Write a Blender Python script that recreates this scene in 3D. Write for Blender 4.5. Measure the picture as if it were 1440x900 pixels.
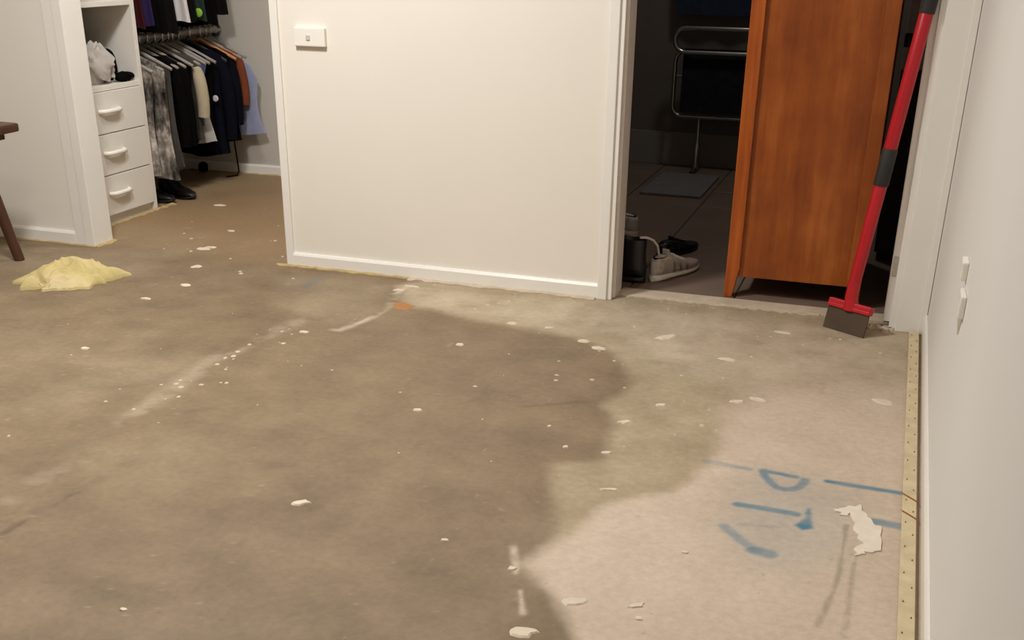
import bpy, bmesh, math, random
import numpy as np
from mathutils import Vector, Matrix

for o in list(bpy.data.objects): bpy.data.objects.remove(o)
SC = bpy.context.scene
COL = SC.collection
S = 0.72            # metres per layout unit; every layout coordinate below is in units
random.seed(7)

# ------------------------------------------------------------------ camera
def aim(pitch, roll, yaw):
    f0 = Vector((-math.sin(yaw), math.cos(yaw), 0)); r0 = Vector((math.cos(yaw), math.sin(yaw), 0)); z = Vector((0, 0, 1))
    f = f0*math.cos(pitch) - z*math.sin(pitch); u = z*math.cos(pitch) + f0*math.sin(pitch)
    r = r0*math.cos(roll) + u*math.sin(roll); u2 = u*math.cos(roll) - r0*math.sin(roll)
    u2 = (u2 - f*u2.dot(f)).normalized(); r = f.cross(u2)
    return Matrix((r, u2, -f)).transposed()
cd = bpy.data.cameras.new('camera'); cam = bpy.data.objects.new('camera', cd); COL.objects.link(cam)
cam.matrix_world = Matrix.Translation(Vector((-0.24032, -4.94367, 1.5))*S) @ aim(0.434210, 0.0143973, 0.317221).to_4x4()
cd.sensor_width = 36; cd.lens = 1573.15*36/1440; cd.shift_y = 200/1440; cd.clip_start = 0.02
SC.camera = cam

# ------------------------------------------------------------------ world, exposure
w = bpy.data.worlds.new('world'); SC.world = w; w.use_nodes = True
w.node_tree.nodes['Background'].inputs[0].default_value = (0.02, 0.025, 0.035, 1)
w.node_tree.nodes['Background'].inputs[1].default_value = 0.2
SC.view_settings.view_transform = 'Standard'; SC.view_settings.look = 'None'
SC.view_settings.gamma = 1; SC.view_settings.use_curve_mapping = False
SC.view_settings.exposure = -0.02
# bedroom ceiling lamps, plus unseen fill lamps added for robe and bathroom (the fittings are built further down)
LAMPS = [((-2.75, -1.95), 60.0, .34, 'round white ceiling lamp in the bedroom near the robe opening'), ((-2.2, -2.9), 9.0, .34, 'round white ceiling lamp in the bedroom near the right hand wall'), ((-3.1, .40), 15.0, .2, 'small round fill lamp added on the robe ceiling'), ((-1.2, 2.2), 4.2, .2, 'dim round fill lamp added on the bathroom ceiling')]
CEIL = 3.35
for (lx, ly), e, sz, _lb in LAMPS:
    ld = bpy.data.lights.new('ceiling_lamp_light', 'AREA'); ld.shape = 'DISK'; ld.size = sz; ld.energy = e; ld.color = (1.0, 0.985, 0.975)
    lo = bpy.data.objects.new('ceiling_lamp_light', ld); COL.objects.link(lo); lo.location = (lx*S, ly*S, (CEIL-0.15)*S)

# ------------------------------------------------------------------ materials
def srgb(r, g, b):
    def c(v):
        v /= 255.0
        return v/12.92 if v <= 0.04045 else ((v+0.055)/1.055)**2.4
    return (c(r), c(g), c(b), 1.0)
class NT:
    def __init__(s, name):
        s.m = bpy.data.materials.new(name); s.m.use_nodes = True; s.t = s.m.node_tree; s.n = s.t.nodes; s.bsdf = s.n['Principled BSDF']
        s.co = s.n.new('ShaderNodeTexCoord').outputs['Object']
    def link(s, a, b): s.t.links.new(a, b)
    def noise(s, scale, detail=4, rough=.55, vec=None, stretch=None):
        n = s.n.new('ShaderNodeTexNoise'); n.inputs['Scale'].default_value = scale; n.inputs['Detail'].default_value = detail; n.inputs['Roughness'].default_value = rough
        v = vec or s.co
        if stretch:
            mp = s.n.new('ShaderNodeMapping'); mp.inputs['Scale'].default_value = stretch; s.link(v, mp.inputs['Vector']); v = mp.outputs[0]
        s.link(v, n.inputs['Vector']); return n.outputs['Fac']
    def ramp(s, fac, stops):
        r = s.n.new('ShaderNodeValToRGB'); e = r.color_ramp.elements
        while len(e) < len(stops): e.new(0.5)
        for k, (p, c) in enumerate(stops): e[k].position = p; e[k].color = c
        s.link(fac, r.inputs['Fac']); return r.outputs['Color']
    def mix(s, fac, a, b, mode='MIX'):
        m = s.n.new('ShaderNodeMix'); m.data_type = 'RGBA'; m.blend_type = mode
        for sock, v in ((m.inputs[0], fac), (m.inputs[6], a), (m.inputs[7], b)):
            if hasattr(v, 'is_linked'): s.link(v, sock)
            else: sock.default_value = v
        return m.outputs[2]
    def math(s, op, a, b=0.5, clamp=False):
        m = s.n.new('ShaderNodeMath'); m.operation = op; m.use_clamp = clamp
        for sock, v in ((m.inputs[0], a), (m.inputs[1], b)):
            if hasattr(v, 'is_linked'): s.link(v, sock)
            else: sock.default_value = v
        return m.outputs[0]
    def color(s, c):
        if hasattr(c, 'is_linked'): s.link(c, s.bsdf.inputs['Base Color'])
        else: s.bsdf.inputs['Base Color'].default_value = c
    def set(s, rough=.5, metal=0, spec=None):
        s.bsdf.inputs['Roughness'].default_value = rough; s.bsdf.inputs['Metallic'].default_value = metal
        if spec is not None: s.bsdf.inputs['Specular IOR Level'].default_value = spec
        return s
    def bump(s, fac, strength=.2, dist=.01):
        b = s.n.new('ShaderNodeBump'); b.inputs['Strength'].default_value = strength; b.inputs['Distance'].default_value = dist
        s.link(fac, b.inputs['Height']); s.link(b.outputs[0], s.bsdf.inputs['Normal']); return s
def sc(c, k): return (c[0]*k, c[1]*k, c[2]*k, 1)
def mottled(name, c, var=.06, scale=8, rough=.6, bump=0, bscale=60, metal=0, spec=None, dist=.004):
    t = NT(name); n = t.noise(scale); t.color(t.ramp(n, [(.3, sc(c, 1-var)), (.7, sc(c, 1+var))])); t.set(rough, metal, spec)
    if bump: t.bump(t.noise(bscale, 3), bump, dist)
    return t.m
M = {}
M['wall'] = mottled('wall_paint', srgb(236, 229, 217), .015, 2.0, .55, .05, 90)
M['wall_robe_shaded'] = mottled('robe_wall_shaded', srgb(204, 197, 186), .02, 2.0, .65, .05, 90)  # duller than the other walls: robe shade put into the colour
M['wall_side_shaded'] = mottled('side_wall_shaded', srgb(220, 218, 211), .015, 2.0, .6, .05, 90)  # weaker light on the right wall painted in as a greyer tone
M['trim'] = mottled('trim_gloss_paint', srgb(238, 233, 224), .02, 5, .32)
M['ceiling'] = mottled('ceiling_paint', srgb(240, 238, 232), .01, 3, .8)
M['melamine'] = mottled('white_melamine', srgb(232, 226, 216), .015, 6, .4)
M['plastic'] = mottled('white_plastic', srgb(242, 237, 226), .01, 10, .3)
M['dark_plastic'] = mottled('dark_plastic', srgb(38, 36, 34), .1, 12, .45)
M['bath_wall'] = mottled('bathroom_wall_tile', srgb(112, 104, 96), .08, 3, .45)
M['bath_tile'] = mottled('bathroom_floor_tile', srgb(124, 104, 88), .12, 4, .5)
M['grout'] = mottled('grout', srgb(84, 76, 68), .1, 30, .9)
M['chrome'] = mottled('brushed_chrome', srgb(190, 188, 184), .04, 20, .25, metal=1)
M['steel_blade'] = mottled('worn_steel', srgb(76, 58, 42), .15, 14, .65)
M['red'] = mottled('red_enamel', srgb(186, 20, 34), .06, 9, .35)
M['black_rubber'] = mottled('black_rubber', srgb(40, 37, 34), .1, 20, .65)
M['lime_spot'] = mottled('lime_print', srgb(140, 190, 60), .05, 20, .8)
M['grey_box'] = mottled('grey_board', srgb(200, 195, 190), .06, 6, .6)
M['dark_board'] = mottled('dark_board', srgb(34, 31, 29), .1, 8, .5)
M['mat'] = mottled('bath_mat_pile', srgb(120, 116, 112), .12, 40, .95, .6, 200)
M['gripper'] = mottled('raw_pine_strip', srgb(205, 188, 152), .12, 25, .8, .15, 80)
M['yellow_glue'] = mottled('yellow_glue_residue', srgb(178, 154, 106), .15, 30, .8, .3, 120)
M['plaster'] = mottled('white_plaster', srgb(196, 180, 156), .10, 35, .9, .4, 150)
M['filler'] = mottled('white_filler', srgb(226, 214, 196), .06, 35, .9, .4, 150)
M['flake'] = mottled('dried_plaster_flake', srgb(212, 198, 176), .08, 35, .9, .4, 150)
M['rust'] = mottled('rusty_timber_split', srgb(150, 92, 34), .2, 40, .85)
M['nail'] = mottled('nail_steel', srgb(138, 118, 90), .2, 40, .6, metal=.2)
M['threshold'] = mottled('threshold_board', srgb(196, 180, 156), .12, 18, .8, .2, 60)
M['chair_wood'] = mottled('dark_brown_timber', srgb(76, 46, 30), .2, 9, .4)
M['lamp_glow'] = None
def cloth(name, c, var=.12, scale=30, rough=.9):
    return mottled(name, c, var, scale, rough, .35, 260, spec=.04)
M['c_black'] = cloth('black_cloth', srgb(12, 10, 10))
M['c_grey3'] = cloth('dark_grey_cloth', srgb(74, 69, 65), .1)
M['c_black2'] = cloth('charcoal_cloth', srgb(21, 19, 18))
M['c_navy'] = cloth('navy_cloth', srgb(17, 18, 27))
M['c_cream'] = cloth('cream_cloth', srgb(186, 172, 146), .06)
M['c_white'] = cloth('white_cloth', srgb(214, 208, 206), .04)
M['c_blue'] = cloth('light_blue_cloth', srgb(150, 154, 180), .06)
M['c_midblue'] = cloth('mid_blue_cloth', srgb(86, 98, 132), .06)
M['c_purple'] = cloth('purple_cloth', srgb(50, 38, 74), .1)
M['c_green'] = cloth('dark_green_cloth', srgb(44, 52, 46), .1)
M['c_brown'] = cloth('rust_brown_cloth', srgb(122, 66, 44), .1)
M['c_tan'] = cloth('tan_cloth', srgb(176, 116, 70), .1)
M['c_darkred'] = cloth('dark_red_cloth', srgb(58, 24, 27), .1)
M['c_grey'] = cloth('pale_grey_cloth', srgb(190, 184, 176), .1)
M['c_grey2'] = cloth('mid_grey_cloth', srgb(112, 106, 100), .1)
M['towel'] = cloth('charcoal_towel', srgb(42, 42, 44), .2)
M['hanger_wood'] = mottled('hanger_timber', srgb(206, 140, 84), .1, 20, .4)
M['hanger_grey'] = mottled('hanger_plastic', srgb(158, 150, 140), .05, 20, .35)
M['hanger_dark'] = mottled('hanger_dark_plastic', srgb(66, 62, 58), .05, 20, .4)
M['sneaker_upper'] = mottled('sneaker_mesh_grey', srgb(182, 172, 160), .2, 60, .85, .3, 300)
M['sneaker_white'] = mottled('sneaker_mesh_white', srgb(196, 192, 178), .12, 60, .85, .3, 300)
M['sole_white'] = mottled('white_sole_foam', srgb(236, 228, 214), .06, 20, .6)
M['lace'] = mottled('white_lace', srgb(214, 206, 194), .06, 80, .85)
M['boot'] = mottled('black_leather', srgb(24, 22, 21), .15, 30, .4)
# patterned dress: streaky black, grey and white print
def dress_print():
    t = NT('grey_streaked_print'); n = t.noise(9, 6, .65, stretch=(1.2, 1.2, .5)); n2 = t.noise(30, 3)
    k = t.math('ADD', n, t.math('MULTIPLY', t.math('SUBTRACT', n2, .5), .25))
    t.color(t.ramp(k, [(.36, srgb(21, 19, 18)), (.46, srgb(84, 78, 72)), (.54, srgb(140, 130, 120)), (.64, srgb(206, 196, 184))])); t.set(.85, spec=.2)
    t.bump(n2, .3, .004); return t.m
M['dress'] = dress_print()
def yellow_towel():
    t = NT('yellow_terry'); n = t.noise(5, 4); n2 = t.noise(160, 2)
    t.color(t.ramp(n, [(.3, srgb(180, 164, 104)), (.5, srgb(200, 182, 130)), (.72, srgb(204, 184, 146))])); t.set(.95, spec=.1); t.bump(n2, .5, .004); return t.m
M['yellow'] = yellow_towel()
def brown_wood():
    t = NT('orange_brown_stained_timber')
    n = t.noise(2.2, 5, .6, stretch=(9, 9, 1.0)); n2 = t.noise(3.2, 4, .6); n3 = t.noise(3, 3, .6, stretch=(60, 60, 2.5))
    k = t.math('ADD', t.math('MULTIPLY', n, .45), t.math('MULTIPLY', n2, .55))
    k = t.math('ADD', k, t.math('MULTIPLY', t.math('SUBTRACT', n3, .5), .12))
    t.color(t.ramp(k, [(.36, srgb(122, 54, 8)), (.5, srgb(146, 72, 16)), (.64, srgb(172, 94, 34))])); t.set(.38); t.bump(n3, .06, .003); return t.m
M['brown_wood'] = brown_wood()
def brown_edge():
    t = NT('orange_timber_edge'); n = t.noise(3, 5, .6, stretch=(20, 20, 1.2))
    t.color(t.ramp(n, [(.3, srgb(142, 64, 12)), (.7, srgb(182, 92, 26))])); t.set(.35); return t.m
M['brown_edge'] = brown_edge()
def lamp_glow():
    t = NT('lamp_diffuser'); t.color((.9, .85, .75, 1)); t.bsdf.inputs['Emission Color'].default_value = (1, .9, .77, 1); t.bsdf.inputs['Emission Strength'].default_value = 2.0; return t.m
M['lamp_glow'] = lamp_glow()
# concrete: real stains and painted light by the door, kept as masks on the mesh and broken up by noise
def concrete():
    t = NT('stained_concrete')
    def attr(n):
        a = t.n.new('ShaderNodeAttribute'); a.attribute_name = n; sp = t.n.new('ShaderNodeSeparateColor'); t.link(a.outputs['Color'], sp.inputs[0]); return sp.outputs
    a = attr('stain_a'); b = attr('stain_b')
    fine = t.noise(55, 5, .65); mid = t.noise(6, 5, .6); big = t.noise(1.6, 4, .55)
    base = t.ramp(mid, [(.3, srgb(*C_BROWN_D)), (.72, srgb(*C_BROWN_L))])
    base = t.mix(t.math('MULTIPLY', big, .35), base, srgb(128, 106, 81))
    base = t.mix(b[2], base, srgb(*C_ORANGE))                                   # warmer slab in the robe
    green = t.ramp(mid, [(.3, srgb(*C_GREEN_D)), (.7, srgb(*C_GREEN_L))])
    base = t.mix(a[0], base, green)
    pale = t.ramp(mid, [(.3, srgb(*C_PALE_D)), (.7, srgb(*C_PALE_L))])
    base = t.mix(a[1], base, pale)
    base = t.mix(b[1], base, srgb(96, 80, 62))                                   # old dark marks
    base = t.mix(b[0], base, srgb(206, 190, 166))                                # plaster dust, plus light painted in by the door
    base = t.mix(a[2], base, srgb(40, 116, 142))                                 # blue marking paint
    base = t.mix(1.0, base, t.ramp(fine, [(.25, (.84, .84, .84, 1)), (.75, (1.08, 1.08, 1.08, 1))]), 'MULTIPLY')
    t.color(base); t.set(.62, spec=.35); t.bump(fine, .12, .004); return t.m
C_BROWN_D, C_BROWN_L = (116, 99, 77), (145, 125, 98)
C_ORANGE = (150, 122, 88)
C_GREEN_D, C_GREEN_L = (162, 146, 118), (182, 165, 137)
C_PALE_D, C_PALE_L = (194, 175, 154), (207, 189, 168)
M['concrete'] = concrete()

# ------------------------------------------------------------------ mesh helpers (layout units in, metres out)
class MB:
    def __init__(s): s.v = []; s.f = []
    def add(s, vs, fs):
        b = len(s.v); s.v += [tuple(v) for v in vs]; s.f += [tuple(b+i for i in f) for f in fs]; return s
    def box(s, x0, x1, y0, y1, z0, z1):
        x0, x1 = sorted((x0, x1)); y0, y1 = sorted((y0, y1)); z0, z1 = sorted((z0, z1))
        v = [(x, y, z) for z in (z0, z1) for y in (y0, y1) for x in (x0, x1)]
        return s.add(v, [(0, 2, 3, 1), (4, 5, 7, 6), (0, 1, 5, 4), (2, 6, 7, 3), (0, 4, 6, 2), (1, 3, 7, 5)])
    def hexa(s, bot, top):      # two quads, counter-clockwise seen from above
        return s.add(list(bot)+list(top), [(3, 2, 1, 0), (4, 5, 6, 7), (0, 1, 5, 4), (1, 2, 6, 5), (2, 3, 7, 6), (3, 0, 4, 7)])
    def prism(s, poly, z0, z1): # ccw polygon in xy
        n = len(poly)
        if sum(poly[i][0]*poly[(i+1) % n][1]-poly[(i+1) % n][0]*poly[i][1] for i in range(n)) < 0: poly = poly[::-1]
        v = [(x, y, z0) for x, y in poly]+[(x, y, z1) for x, y in poly]
        return s.add(v, [tuple(range(n-1, -1, -1)), tuple(range(n, 2*n))]+[(i, (i+1) % n, n+(i+1) % n, n+i) for i in range(n)])
    def extrude_profile(s, prof, a, b):   # closed list of 3-vectors offsets, swept from a to b
        n = len(prof); A = Vector(a); B = Vector(b)
        v = [A+Vector(q) for q in prof]+[B+Vector(q) for q in prof]
        return s.add(v, [tuple(range(n-1, -1, -1)), tuple(range(n, 2*n))]+[(i, (i+1) % n, n+(i+1) % n, n+i) for i in range(n)])
    def tube(s, pts, r, seg=10, closed=False):
        pts = [Vector(q) for q in pts]; n = len(pts); rs = r if isinstance(r, (list, tuple)) else [r]*n
        rings = []; up = None
        for i in range(n):
            if closed: d = pts[(i+1) % n]-pts[i-1]
            else: d = pts[min(i+1, n-1)]-pts[max(i-1, 0)]
            d.normalize()
            if up is None: up = Vector((0, 0, 1)) if abs(d.z) < .9 else Vector((1, 0, 0))
            a = d.cross(up).normalized(); up = a.cross(d).normalized()
            rings.append([pts[i]+(a*math.cos(t)+up*math.sin(t))*rs[i] for t in [2*math.pi*k/seg for k in range(seg)]])
        return s.rings(rings, closed)
    def rings(s, rings, closed=False):
        n = len(rings); seg = len(rings[0]); v = [q for r in rings for q in r]; f = []
        for i in range(n if closed else n-1):
            j = (i+1) % n
            for k in range(seg): f.append((i*seg+k, i*seg+(k+1) % seg, j*seg+(k+1) % seg, j*seg+k))
        if not closed: f += [tuple(range(seg-1, -1, -1)), tuple((n-1)*seg+k for k in range(seg))]
        return s.add(v, f)
    def lathe(s, c, prof, seg=20, axis='z'):
        rings = []
        for r, h in prof:
            ring = []
            for k in range(seg):
                t = 2*math.pi*k/seg; a, b = r*math.cos(t), r*math.sin(t)
                q = {'z': (a, b, h), 'y': (a, h, b), 'x': (h, a, b)}[axis]
                ring.append((c[0]+q[0], c[1]+q[1], c[2]+q[2]))
            rings.append(ring)
        return s.rings(rings)
    def build(s, name, mat, parent=None, origin=None, bevel=0, smooth=False, seg=2, fix=True):
        if parent is not None: org = Vector(parent['_o'])
        elif origin is not None: org = Vector(origin)
        else:
            a = np.array(s.v); org = Vector(((a[:, 0].min()+a[:, 0].max())/2, (a[:, 1].min()+a[:, 1].max())/2, a[:, 2].min()))
        me = bpy.data.meshes.new(name); me.from_pydata([(Vector(q)-org)*S for q in s.v], [], s.f)
        bm = bmesh.new(); bm.from_mesh(me)
        if fix: bmesh.ops.recalc_face_normals(bm, faces=bm.faces)
        if bevel:
            es = [e for e in bm.edges if e.is_manifold and e.calc_face_angle(0) > .6]
            bmesh.ops.bevel(bm, geom=es, offset=bevel*S, segments=seg, affect='EDGES', profile=.6, clamp_overlap=True)
        bm.to_mesh(me); bm.free()
        if smooth:
            me.polygons.foreach_set('use_smooth', [True]*len(me.polygons))
            try: me.set_sharp_from_angle(angle=math.radians(smooth if smooth is not True else 40))
            except Exception: pass
        me.materials.append(mat)
        o = bpy.data.objects.new(name, me); COL.objects.link(o); o['_o'] = tuple(org)
        if parent is not None: o.parent = parent
        else: o.location = org*S
        return o
def thing(name, loc, label, cat, group=None):
    o = bpy.data.objects.new(name, None); COL.objects.link(o); o.location = Vector(loc)*S; o['_o'] = tuple(loc); o.empty_display_size = .05
    return tag(o, label, cat, group)
def tag(o, label, cat, group=None):
    o['label'] = label; o['category'] = cat
    if group: o['group'] = group
    return o
def struct(o): o['kind'] = 'structure'; return o
def bx(*a): return MB().box(*a)

# ------------------------------------------------------------------ value noise for the shapes
_rng = np.random.RandomState(3); _G = _rng.rand(256, 256)
def vnoise(x, y):
    x = np.asarray(x, float); y = np.asarray(y, float)
    xi = np.floor(x).astype(int); yi = np.floor(y).astype(int); fx = x-xi; fy = y-yi; fx = fx*fx*(3-2*fx); fy = fy*fy*(3-2*fy)
    g = lambda i, j: _G[i % 256, j % 256]
    return (g(xi, yi)*(1-fx)+g(xi+1, yi)*fx)*(1-fy)+(g(xi, yi+1)*(1-fx)+g(xi+1, yi+1)*fx)*fy
def fbm(x, y, o=4):
    r = 0; a = .5
    for k in range(o): r = r+a*(vnoise(np.asarray(x)*2**k+17*k, np.asarray(y)*2**k+31*k)-.5); a *= .55
    return r

# ================================================================== STRUCTURE
RX0, RY0 = -6.6, -7.0
T = 0.16                                   # partition thickness
# ---- concrete floor (bedroom and robe), stain masks on a fine grid
def poly_sdf(X, Y, P):
    P = np.array(P); d = np.full(X.shape, 1e9); inside = np.zeros(X.shape, bool); n = len(P)
    for i in range(n):
        a = P[i]; b = P[(i+1) % n]; e = b-a; wx = X-a[0]; wy = Y-a[1]
        t = np.clip((wx*e[0]+wy*e[1])/(e@e+1e-12), 0, 1); d = np.minimum(d, np.hypot(wx-e[0]*t, wy-e[1]*t))
        c = ((a[1] > Y) != (b[1] > Y)) & (X < (b[0]-a[0])*(Y-a[1])/(b[1]-a[1]+1e-12)+a[0]); inside ^= c
    return np.where(inside, d, -d)
def line_d(X, Y, P):
    P = np.array(P); d = np.full(X.shape, 1e9)
    for a, b in zip(P[:-1], P[1:]):
        e = b-a; wx = X-a[0]; wy = Y-a[1]; t = np.clip((wx*e[0]+wy*e[1])/(e@e+1e-12), 0, 1); d = np.minimum(d, np.hypot(wx-e[0]*t, wy-e[1]*t))
    return d
def sstep(v, a, b): v = np.clip((v-a)/(b-a), 0, 1); return v*v*(3-2*v)
def make_floor():
    xs = np.concatenate([np.linspace(RX0, -3.6, 75, endpoint=False), np.linspace(-3.6, -1.4, 160, endpoint=False), np.linspace(-1.4, 0.0, 230)])
    ys = np.concatenate([np.linspace(RY0, -3.4, 25, endpoint=False), np.linspace(-3.4, -.9, 330, endpoint=False), np.linspace(-.9, .1, 90, endpoint=False), np.linspace(.1, 2.1, 50)])
    X, Y = np.meshgrid(xs, ys); nx, ny = len(xs), len(ys)
    wob = fbm(X*4, Y*4, 5)*.16; wob2 = fbm(X*9+5, Y*9, 4)
    PALE1 = [(-2.416, -0.154), (-2.226, -0.429), (-1.965, -0.523), (-1.683, -0.577), (-1.417, -0.619), (-1.227, -0.739), (-1.085, -0.967), (-1.049, -1.145), (-1.088, -1.309), (-0.993, -1.468), (-1.002, -1.649), (-1.029, -1.731), (-1.135, -1.840), (-1.049, -2.066), (-1.026, -2.337), (-1.053, -2.480), (-0.945, -2.572), (-0.877, -2.635), (-0.758, -2.776), (-.9,-3.4), (.3,-3.4), (.3,.5), (-1.6,.5), (-2.3,.05)]
    PALE2 = [(-0.677, -1.178), (-0.655, -1.594), (-0.730, -1.898), (-0.873, -2.022), (-0.958, -2.233), (-1.034, -2.465), (-0.930, -2.582), (-0.868, -2.639), (-0.758, -2.776), (-.9,-3.4), (.3,-3.4), (-0.000, -0.659), (-0.310, -0.735), (-0.558, -0.908)]
    s1 = poly_sdf(X, Y, PALE1)+wob*.7; s2 = poly_sdf(X, Y, PALE2)+wob*.7
    m1 = sstep(s1, -.035, .05)*(.88+.5*np.clip(wob2, -.3, .3))
    soft = .04+.30*sstep(Y, -1.5, -.6)
    m2 = sstep(s2/soft, -1, 1)
    # greener damp slab near the robe and streaky residue lines
    grn = sstep(poly_sdf(X, Y, [(-3.056, -0.184), (-2.416, -0.154), (-2.290, -0.636), (-2.392, -0.846), (-2.810, -0.653)])+wob*.6, -.05, .1)*.35
    grn = np.maximum(grn, .22*sstep(fbm(X*1.3+9, Y*1.3+4, 4), .02, .25))
    near_door = sstep(poly_sdf(X, Y, [(-1.437, -0.067), (-0.029, -0.032), (-0.053, -0.555), (-0.766, -0.945), (-1.143, -0.744)])+wob, -.1, .15)
    m1 = np.clip(np.maximum(m1, grn), 0, 1)
    blue = np.zeros_like(X)
    for P, wd, st in [([(-0.662, -1.649), (-0.586, -1.656), (-0.528, -1.663)], .010, .35), ([(-0.484, -1.658), (-0.433, -1.662), (-0.382, -1.670)], .009, .75),
                      ([(-0.484, -1.658), (-0.473, -1.698), (-0.453, -1.734), (-0.431, -1.763), (-0.408, -1.771), (-0.384, -1.762), (-0.365, -1.739), (-0.355, -1.709), (-0.353, -1.681)], .010, .7), ([(-0.285, -1.667), (-0.208, -1.671), (-0.062, -1.675)], .009, .8),
                      ([(-0.527, -1.921), (-0.438, -1.922), (-0.357, -1.927)], .011, .8), ([(-0.505, -2.046), (-0.397, -2.025)], .008, .3),
                      ([(-0.542, -2.073), (-0.491, -2.135), (-0.437, -2.188)], .012, .55), ([(-0.445, -2.183), (-0.402, -2.192)], .015, .85), ([(-0.141, -1.895), (-0.058, -1.902)], .012, .95)]:
        blue = np.maximum(blue, (1-sstep(line_d(X, Y, P)+wob2*.012, wd*.7, wd*2.4))*min(1, st*1.1))
    blue = np.maximum(blue, sstep(poly_sdf(X, Y, [(-0.331, -1.874), (-0.317, -1.869), (-0.300, -2.004), (-0.330, -2.023), (-0.356, -1.997), (-0.333, -1.942)])+wob2*.01, -.008, .012)*.9)
    blue = np.maximum(blue, sstep(poly_sdf(X, Y, [(-2.841, -0.184), (-2.781, -0.105), (-2.791, -0.351), (-2.827, -0.326)]), -.01, .01)*.2)
    halo = sstep(poly_sdf(X, Y, [(-0.513, -1.658), (-0.337, -1.660), (-0.204, -1.758), (-0.224, -2.090), (-0.324, -2.249), (-0.416, -2.263), (-0.559, -2.079)]), -.12, .15)*.17
    blue = np.maximum(blue*(.8+wob2), halo)
    dust_lift = np.zeros_like(X)
    for P, wd, st in [([(-2.358, -0.132), (-2.357, -0.285), (-2.307, -0.461), (-2.307, -0.643), (-2.333, -0.761)], .02, .7), ([(-2.336, -0.783), (-2.361, -0.855), (-2.383, -0.864)], .025, .5),
                      ([(-2.580, -0.812), (-2.633, -1.138), (-2.656, -1.368), (-2.625, -1.702), (-2.591, -2.005)], .05, .22), ([(-0.216, -1.932), (-0.216, -2.211), (-0.229, -2.349), (-0.252, -2.563)], .012, .6),
                      ([(-0.180, -2.137), (-0.183, -2.276), (-0.184, -2.456), (-0.184, -2.555)], .014, .6), ([(-1.069, -2.395), (-1.019, -2.523)], .012, .8), ([(-0.982, -2.601), (-0.943, -2.701)], .012, .8),
                      ([(-0.109, -1.521), (-0.096, -1.779)], .012, .7), ([(-2.547, -2.611), (-2.550, -2.319)], .05, .18), ([(-0.893, -2.145), (-0.809, -1.978), (-0.759, -1.909)], .02, .25),
                      ([(-2.279, -0.179), (-1.886, -0.178), (-1.346, -0.162)], .05, .35)]:
        dust_lift = np.maximum(dust_lift, (1-sstep(line_d(X, Y, P)+wob2*.04, wd*.3, wd*1.6))*st*np.clip(.6+wob2*5.0, 0, 1.2))
    spk = vnoise(X*55, Y*55); dens = .035+.05*near_door+.03*m1
    dust_lift = np.maximum(dust_lift, sstep(spk, 1-dens*1.6, 1-dens*.4)*.5*(.4+.6*near_door))
    dust_lift = np.maximum(dust_lift, sstep(fbm(X*6+3, Y*10, 4), .14, .34)*.5*near_door)
    dust_lift = np.maximum(dust_lift, near_door*(.46+.7*wob2))  # even paling by the door, painted in where little lamp light reaches
    dust_lift = np.maximum(dust_lift, sstep(poly_sdf(X, Y, [(-2.374, -0.164), (-1.901, -0.135), (-1.367, -0.052), (-1.257, -0.498), (-1.466, -0.557), (-1.779, -0.485), (-2.143, -0.421)])+wob*.5, -.05, .08)*(.42+.9*wob2))
    dark = np.zeros_like(X)
    for P, wd, st in [([(-2.421, -2.816), (-2.423, -2.639), (-2.394, -2.453), (-2.383, -2.286)], .016, .75), ([(-2.031, -2.157), (-1.913, -2.142), (-1.767, -2.277), (-1.636, -2.447)], .03, .28),
                      ([(-1.564, -2.828), (-1.571, -2.722)], .012, .3), ([(-1.307, -1.584), (-1.156, -1.535)], .012, .35), ([(-1.461, -1.476), (-1.150, -1.274)], .012, .4), ([(-0.213, -1.945), (-0.214, -2.065), (-0.215, -2.230), (-0.227, -2.366), (-0.248, -2.513)], .007, .9), ([(-0.178, -2.132), (-0.182, -2.238), (-0.182, -2.386), (-0.181, -2.538)], .006, .8), ([(-2.437, -1.852), (-2.382, -1.804)], .02, .3)]:
        dark = np.maximum(dark, (1-sstep(line_d(X, Y, P)+wob2*.03, wd*.2, wd*1.8))*st*np.clip(.7+wob2*4, 0, 1.1))
    dark = np.maximum(dark, sstep(poly_sdf(X, Y, [(-3.237, -2.020), (-3.295, -1.810), (-3.225, -1.660), (-3.037, -1.833), (-3.026, -2.050)])+wob, -.06, .1)*.22)
    dark = np.maximum(dark, sstep(poly_sdf(X, Y, [(-2.906, -0.383), (-2.806, -0.252), (-2.691, -0.607), (-2.765, -0.636)])+wob, -.04, .06)*.2)
    spk2 = vnoise(X*42+77, Y*42+13); dark = np.maximum(dark, sstep(spk2, .965, .995)*.35)
    dark = np.maximum(dark, sstep(fbm(X*2.2+40, Y*2.2+11, 5), .12, .4)*.25*(1-m2))
    oran = sstep(Y+.35*(X+3.6)*0, -.25, .35)*sstep(-X, 2.9, 3.2)*.75
    spot = sstep(poly_sdf(X, Y, [(-2.301, -0.435), (-2.211, -0.424), (-2.209, -0.493), (-2.273, -0.482)]), -.01, .015)
    oran = np.maximum(oran, spot)
    V = np.stack([X*S, Y*S, np.zeros_like(X)], -1).reshape(-1, 3)
    idx = np.arange(nx*ny).reshape(ny, nx)
    Q = np.stack([idx[:-1, :-1], idx[:-1, 1:], idx[1:, 1:], idx[1:, :-1]], -1)
    keep = ~((X[:-1, :-1] > -2.56) & (Y[:-1, :-1] > .099)); Q = Q[keep]   # the tiled bathroom has its own floor
    me = bpy.data.meshes.new('floor'); me.vertices.add(len(V)); me.vertices.foreach_set('co', V.ravel())
    me.loops.add(Q.size); me.loops.foreach_set('vertex_index', Q.ravel().astype(np.int32)); me.polygons.add(len(Q))
    me.polygons.foreach_set('loop_start', np.arange(0, Q.size, 4, dtype=np.int32)); me.update(calc_edges=True); me.validate()
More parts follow.
